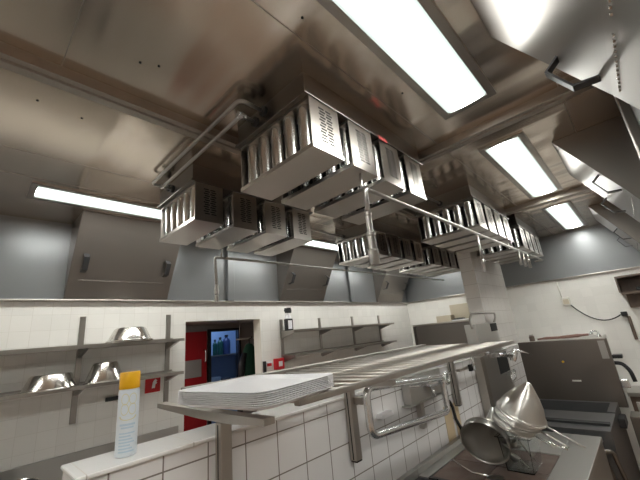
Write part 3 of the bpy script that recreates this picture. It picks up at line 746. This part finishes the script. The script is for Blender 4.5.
def ladle(c, ax, r, tip, label, mid=None):
    t = thing('ladle', label, 'ladle', c, 'ladles in the clear container')
    prof = [(r*math.cos(a*PI/16), -r*math.sin(a*PI/16)) for a in range(0, 9)]
    prof = [(p[0], p[1]) for p in prof]+[(max(0, (r-.002)*math.cos(a*PI/16)), -(r-.002)*math.sin(a*PI/16)) for a in range(8, -1, -1)]
    MB().lathe(prof, c, ax, 24).build('bowl', 'sieve', t)
    axv = Vector(ax).normalized(); e = Vector(tip)-Vector(c); e = (e-axv*e.dot(axv)).normalized()*r
    MB().tube([Vector(c)+e, mid or (Vector(c)+e+Vector(tip))/2, tip], .0055, 8, fillet=.03).build('handle', 'bowl', t)
ladle((2.22, .745, -.66), (-.3, .2, 1), .042, (2.31, .665, -.775), 'larger ladle in the clear container beside the wide steel funnel')
ladle((2.235, .74, -.74), (.2, -.5, 1), .032, (2.20, .67, -.78), 'small ladle low in the clear container')
ladle((2.29, .74, -.68), (0, -.6, 1), .04, (2.19, .655, -.60), 'ladle leaning against the rim of the clear container')
t = thing('skimmer', 'long thin steel skimmer lying on the hot plates in front of the wide steel funnel', 'skimmer', (2.1, .9, -.70))
MB().tube([(2.12, 1.06, -.775), (1.99, .895, -.772), (1.965, .80, -.765)], .005, 8).build('handle', 'bowl', t)
MB().lathe([(0, 0), (.035, .003), (.04, .008), (.035, .006), (0, .003)], (1.955, .765, -.770), (0, 0, 1), 20).build('dish', 'bowl', t)
t = thing('serving_spoon', 'steel spoon sticking out to the right of the strainer stack', 'spoon', (2.3, .55, -.66))
MB().tube([(2.25, .66, -.612), (2.22, .56, -.645), (2.20, .47, -.665)], .005, 8).build('handle', 'bowl', t)
MB().lathe([(0, 0), (.02, .003), (.026, .010), (.022, .008), (0, .003)], (2.265, .69, -.612), (0, .2, 1), 16).build('bowl', 'bowl', t)

# tilting pan with raised lid
t = thing('tilting_pan', 'large tilting pan with its dark lid raised at the far side', 'cooker', (3.6, .72, FLOOR))
b = MB(); x0, x1, y0, y1, zt = 3.10, 4.00, .385, 1.04, -.785
b.box(x0, x1, y0, y1, FLOOR+.10, -1.00); b.box(x0, x0+.52, y0, y1, -.999, zt-.01); b.box(x1-.05, x1, y0, y1, -.999, zt); b.box(x0+.52, x1-.05, y0, y0+.05, -.999, zt); b.box(x0+.52, x1-.05, y1-.05, y1, -.999, zt)
b.build('body', 'dull', t)
MB().box(x0+.521, x1-.051, y0+.051, y1-.051, -.9985, -.90).build('pan_floor', 'black', t)
MB().box(x0+.13, x0+.19, y0+.01, y1-.01, zt-.0095, zt+.005).build('front_seal', 'slot', t)
ld = MB(); ld.box(4.02, 4.075, .325, 1.05, -.83, -.255); ld.bevel(.008, 3)
lo = ld.build('lid', 'dark_steel', t)
MB().box(4.013, 4.0195, .345, .395, -.43, -.275).build('ribbed_plate', 'grey_plate', lo)
MB().lathe([(0, 0), (.010, 0), (.010, .006), (0, .008)], (4.0195, .70, -.45), (-1, 0, 0), 12).build('amber_light', 'glass_amber', lo)
MB().box(4.016, 4.0195, .60, .67, -.625, -.612).build('name_plate', 'white_plastic', lo)
MB().tube([(4.045, .3245, -.47), (4.045, .275, -.475), (4.02, .235, -.53), (4.01, .225, -.62)], .016, 10, fillet=.03).build('lid_handle', 'black', lo)
MB().box(4.0, 4.05, .265, .3245, -.67, -.60).bevel(.01).build('handle_mount', 'chrome', lo)
MB().box(4.0, 4.10, .255, .3243, -.43, -.40).bevel(.006).build('side_latch', 'black', lo)
MB().box(3.85, 4.05, .20, .3245, FLOOR, -.86).bevel(.006).build('side_pillar', 'dark_steel', t)
MB().lathe([(0, 0), (.05, 0), (.055, .015), (.05, .03), (0, .03)], (3.95, .1995, -.78), (0, -1, 0), 20).build('crank_wheel', 'black', t)
MB().lathe([(0, 0), (.012, 0), (.012, .05), (0, .05)], (3.95, .20, -.78), (0, 1, 0), 10).box(3.93, 3.97, .2105, .26, -.859, -.77).build('crank_hub', 'steel', t)
MB().box(3.62, 3.80, .34, .3845, -.90, -.83).bevel(.01).build('spout_box', 'black', t)
for x in (3.15, 3.95):
    for y in (.45, .98): MB().lathe([(0, 0), (.025, 0), (.025, .098), (0, .098)], (x, y, FLOOR), seg=12).build('foot', 'steel', t)
t = thing('flex_hose', 'curved steel hoses in the gap between stove and tilting pan', 'hose', (3.04, .40, FLOOR))
for k, y in enumerate((.40, .46)):
    MB().tube([(2.9865, y+.05, -.90), (3.04, y, -.89), (3.05, y-.03, -1.1), (3.045, y, -1.74)], .014, 10, fillet=.05).build('hose', 'plenum', t)

# ledge behind the lid with a hose and tap
t = thing('wall_ledge', 'narrow steel ledge along the right wall behind the raised lid', 'ledge', (5.0, .7, -.30))
MB().box(4.70, XR-.0005, .42, 1.12, -.325, -.295).bevel(.004).build('board', 'steel', t)
for y in (.46, 1.05): MB().prism([(4.74, -.3255), (XR-.0005, -.3255), (XR-.0005, -.60)], 1, y-.01, y+.01).build('bracket', 'steel', t)
t = thing('rolled_hose', 'reddish brown rubber hose lying on the ledge above the dark lid', 'hose', (4.8, .8, -.29))
MB().tube([(4.80, 1.03, -.279), (4.82, .95, -.272), (4.80, .80, -.272), (4.80, .62, -.262), (4.81, .53, -.258)], [.010, .016, .014, .020, .012], 10, fillet=.03).build('hose', 'hose', t)
MB().tube([(4.81, .528, -.258), (4.82, .49, -.25)], .01, 10).build('coupling', 'chrome', t)
t = thing('spray_tap', 'small bent chrome tap to the right of the brown hose', 'tap', (4.85, .42, -.29))
MB().tube([(4.84, .445, -.2945), (4.84, .445, -.235), (4.83, .50, -.225), (4.83, .51, -.245)], .009, 10, fillet=.02).build('spout', 'chrome', t)
MB().lathe([(0, 0), (.022, 0), (.02, .02), (.012, .03), (0, .03)], (4.84, .445, -.2948), seg=14).build('base', 'chrome', t)
t = thing('small_jar', 'small brown jar at the left end of the ledge behind the lid', 'jar', (4.8, 1.085, -.2945))
MB().lathe([(0, 0), (.028, 0), (.03, .01), (.03, .05), (.022, .06), (0, .06)], (4.80, 1.085, -.2945), seg=16).build('body', 'brown', t)
MB().lathe([(.024, .0605), (.024, .075), (0, .075)], (4.80, 1.085, -.2945), seg=14).build('lid', 'grey_plate', t)

# ------------------------------------------------------------------ right wall things
t = thing('wall_socket', 'cream socket box with conduit on the white right wall', 'socket', (XR, .70, .13))
MB().box(XR-.05, XR-.0005, .655, .745, .085, .185).bevel(.008, 3).build('housing', 'white_plastic', t)
MB().box(XR-.052, XR-.0502, .67, .73, .10, .16).build('cover', 'card', t)
MB().tube([(XR-.012, .735, .186), (XR-.012, .745, .40)], .008, 8).build('conduit', 'white_plastic', t)
t = thing('power_cable', 'dark cable sagging across the right wall from the cream socket', 'cable', (XR-.03, .45, -.1))
pts = []
for k in range(15):
    u_ = k/14; pts.append((XR-.03, .665-.44*u_, .084+u_*(-.085-.084)-.19*4*u_*(1-u_)*.62))
MB().tube(pts, .0065, 8).build('cord', 'slot', t)
MB().box(XR-.055, XR-.0005, .165, .222, -.105, -.055).bevel(.006).build('plug', 'black', t)
tag(MB().box(XR-.03, XR-.0005, .150, .180, -.37, -.11).bevel(.004).build('wall_strip', 'brown'), 'dark upright strip on the right wall below the black plug', 'strip')
t = thing('brown_shelf', 'dark brown two tier shelf box on the right wall above the black plug', 'shelf', (5.2, 0, 0))
b = MB(); b.box(XR-.26, XR-.0005, -.55, .165, .315, .335); b.box(XR-.26, XR-.0005, .150, .1655, .155, .314); b.box(XR-.02, XR-.0005, -.55, .1495, .155, .314)
b.build('upper_box', 'brown', t)
MB().box(XR-.24, XR-.0005, -.55, .145, .13, .154).build('shelf_board', 'brown', t)
MB().box(XR-.03, XR-.0005, -.55, .12, -.02, .129).build('back_board', 'brown', t)
tag(MB().box(XR-.15, XR-.04, -.20, .02, .1545, .20).bevel(.02, 2).build('dark_bag', 'black'), 'dark bag lying inside the brown shelf box', 'bag')
t = thing('low_cabinet', 'pale topped low cabinet with brownish front along the right wall', 'cabinet', (5.1, .0, FLOOR))
MB().box(4.92, XR-.0005, -.9, .36, FLOOR+.05, -.90).build('body', 'brown', t)
MB().box(4.88, XR-.0005, -.9, .37, -.8995, -.86).bevel(.004).build('worktop', 'steel', t)

# ------------------------------------------------------------------ far right corner behind the rack
t = thing('oven_cabinet', 'wide brushed steel oven cabinet in the far corner beyond the rack', 'oven', (5.0, 2.2, FLOOR))
MB().box(4.76, XR-.0005, 1.74, 2.61, FLOOR+.05, .03).bevel(.005).build('body', 'hood', t)
MB().box(4.735, 4.7595, 1.74, 2.615, .012, .035).bevel(.003).build('top_lip', 'filter', t)
MB().box(4.745, 4.7595, 2.585, 2.62, -.9, .011).build('edge_strip', 'plenum', t)
tag(MB().box(5.02, 5.25, 1.80, 2.11, .031, .27).bevel(.004).build('cardboard_box', 'card'), 'cream carton on top of the far oven cabinet', 'box')
tag(MB().box(4.85, 4.99, 2.05, 2.27, .0305, .125).bevel(.004).build('cardboard_box', 'card'), 'small pale carton in front of the cream carton on the oven cabinet', 'box')
o = MB().lathe([(0, 0), (.05, .004), (.07, .025), (.055, .04), (0, .045)], (0, 0, 0), seg=20).xform(Matrix.Translation((4.93, 1.96, .0305)) @ Matrix.Diagonal((.9, 1.3, 1, 1))).build('oven_glove', 'black')
tag(o, 'black glove lying on the oven cabinet beside the small carton', 'glove')
o = MB().box(4.78, 4.86, 1.78, 2.02, .0352, .052).bevel(.006).build('folded_paper', 'white'); tag(o, 'flat white paper pad at the front of the oven cabinet top', 'paper')

# ------------------------------------------------------------------ lights that are not in the picture
def area(name, loc, rot, sx, sy, e, col):
    l = bpy.data.lights.new(name, 'AREA'); l.shape = 'RECTANGLE'; l.size = sx; l.size_y = sy; l.energy = e; l.color = col
    o = bpy.data.objects.new(name, l); o.location = (loc[0], loc[1], loc[2]+EYE); o.rotation_euler = rot; COL.objects.link(o); return o
area('store_light', (2.6, 4.7, .58), (0, 0, 0), .6, .4, 1.8, (.62, .78, 1))
area('corridor_light', (1.2, 3.6, .295), (0, 0, 0), .4, .3, 3.5, (1, .95, .9))

wld = bpy.data.worlds.new('World'); S.world = wld; wld.use_nodes = True
wld.node_tree.nodes['Background'].inputs[0].default_value = (.5, .5, .5, 1); wld.node_tree.nodes['Background'].inputs[1].default_value = .15

# ------------------------------------------------------------------ camera
yaw, pitch, roll = (math.radians(a) for a in (42.6, 16.3, -5.72))
F = Vector((math.cos(pitch)*math.cos(yaw), math.cos(pitch)*math.sin(yaw), math.sin(pitch)))
r = Vector((math.sin(yaw), -math.cos(yaw), 0)); u = r.cross(F)
R_ = r*math.cos(roll)+u*math.sin(roll); U_ = -r*math.sin(roll)+u*math.cos(roll)
cam = bpy.data.cameras.new('camera'); cam.sensor_width = 36; cam.lens = 330/640*36; cam.clip_start = .02
co = bpy.data.objects.new('camera', cam); COL.objects.link(co)
m = Matrix((R_, U_, -F)).transposed().to_4x4(); m.translation = Vector((0, 0, EYE)); co.matrix_world = m
S.camera = co
vs = S.view_settings; vs.view_transform = 'Standard'; vs.look = 'None'; vs.gamma = 1; vs.use_curve_mapping = False; vs.exposure = 1.25
S.cycles.max_bounces = 10; S.cycles.glossy_bounces = 6; S.cycles.diffuse_bounces = 5; S.cycles.sample_clamp_indirect = 6
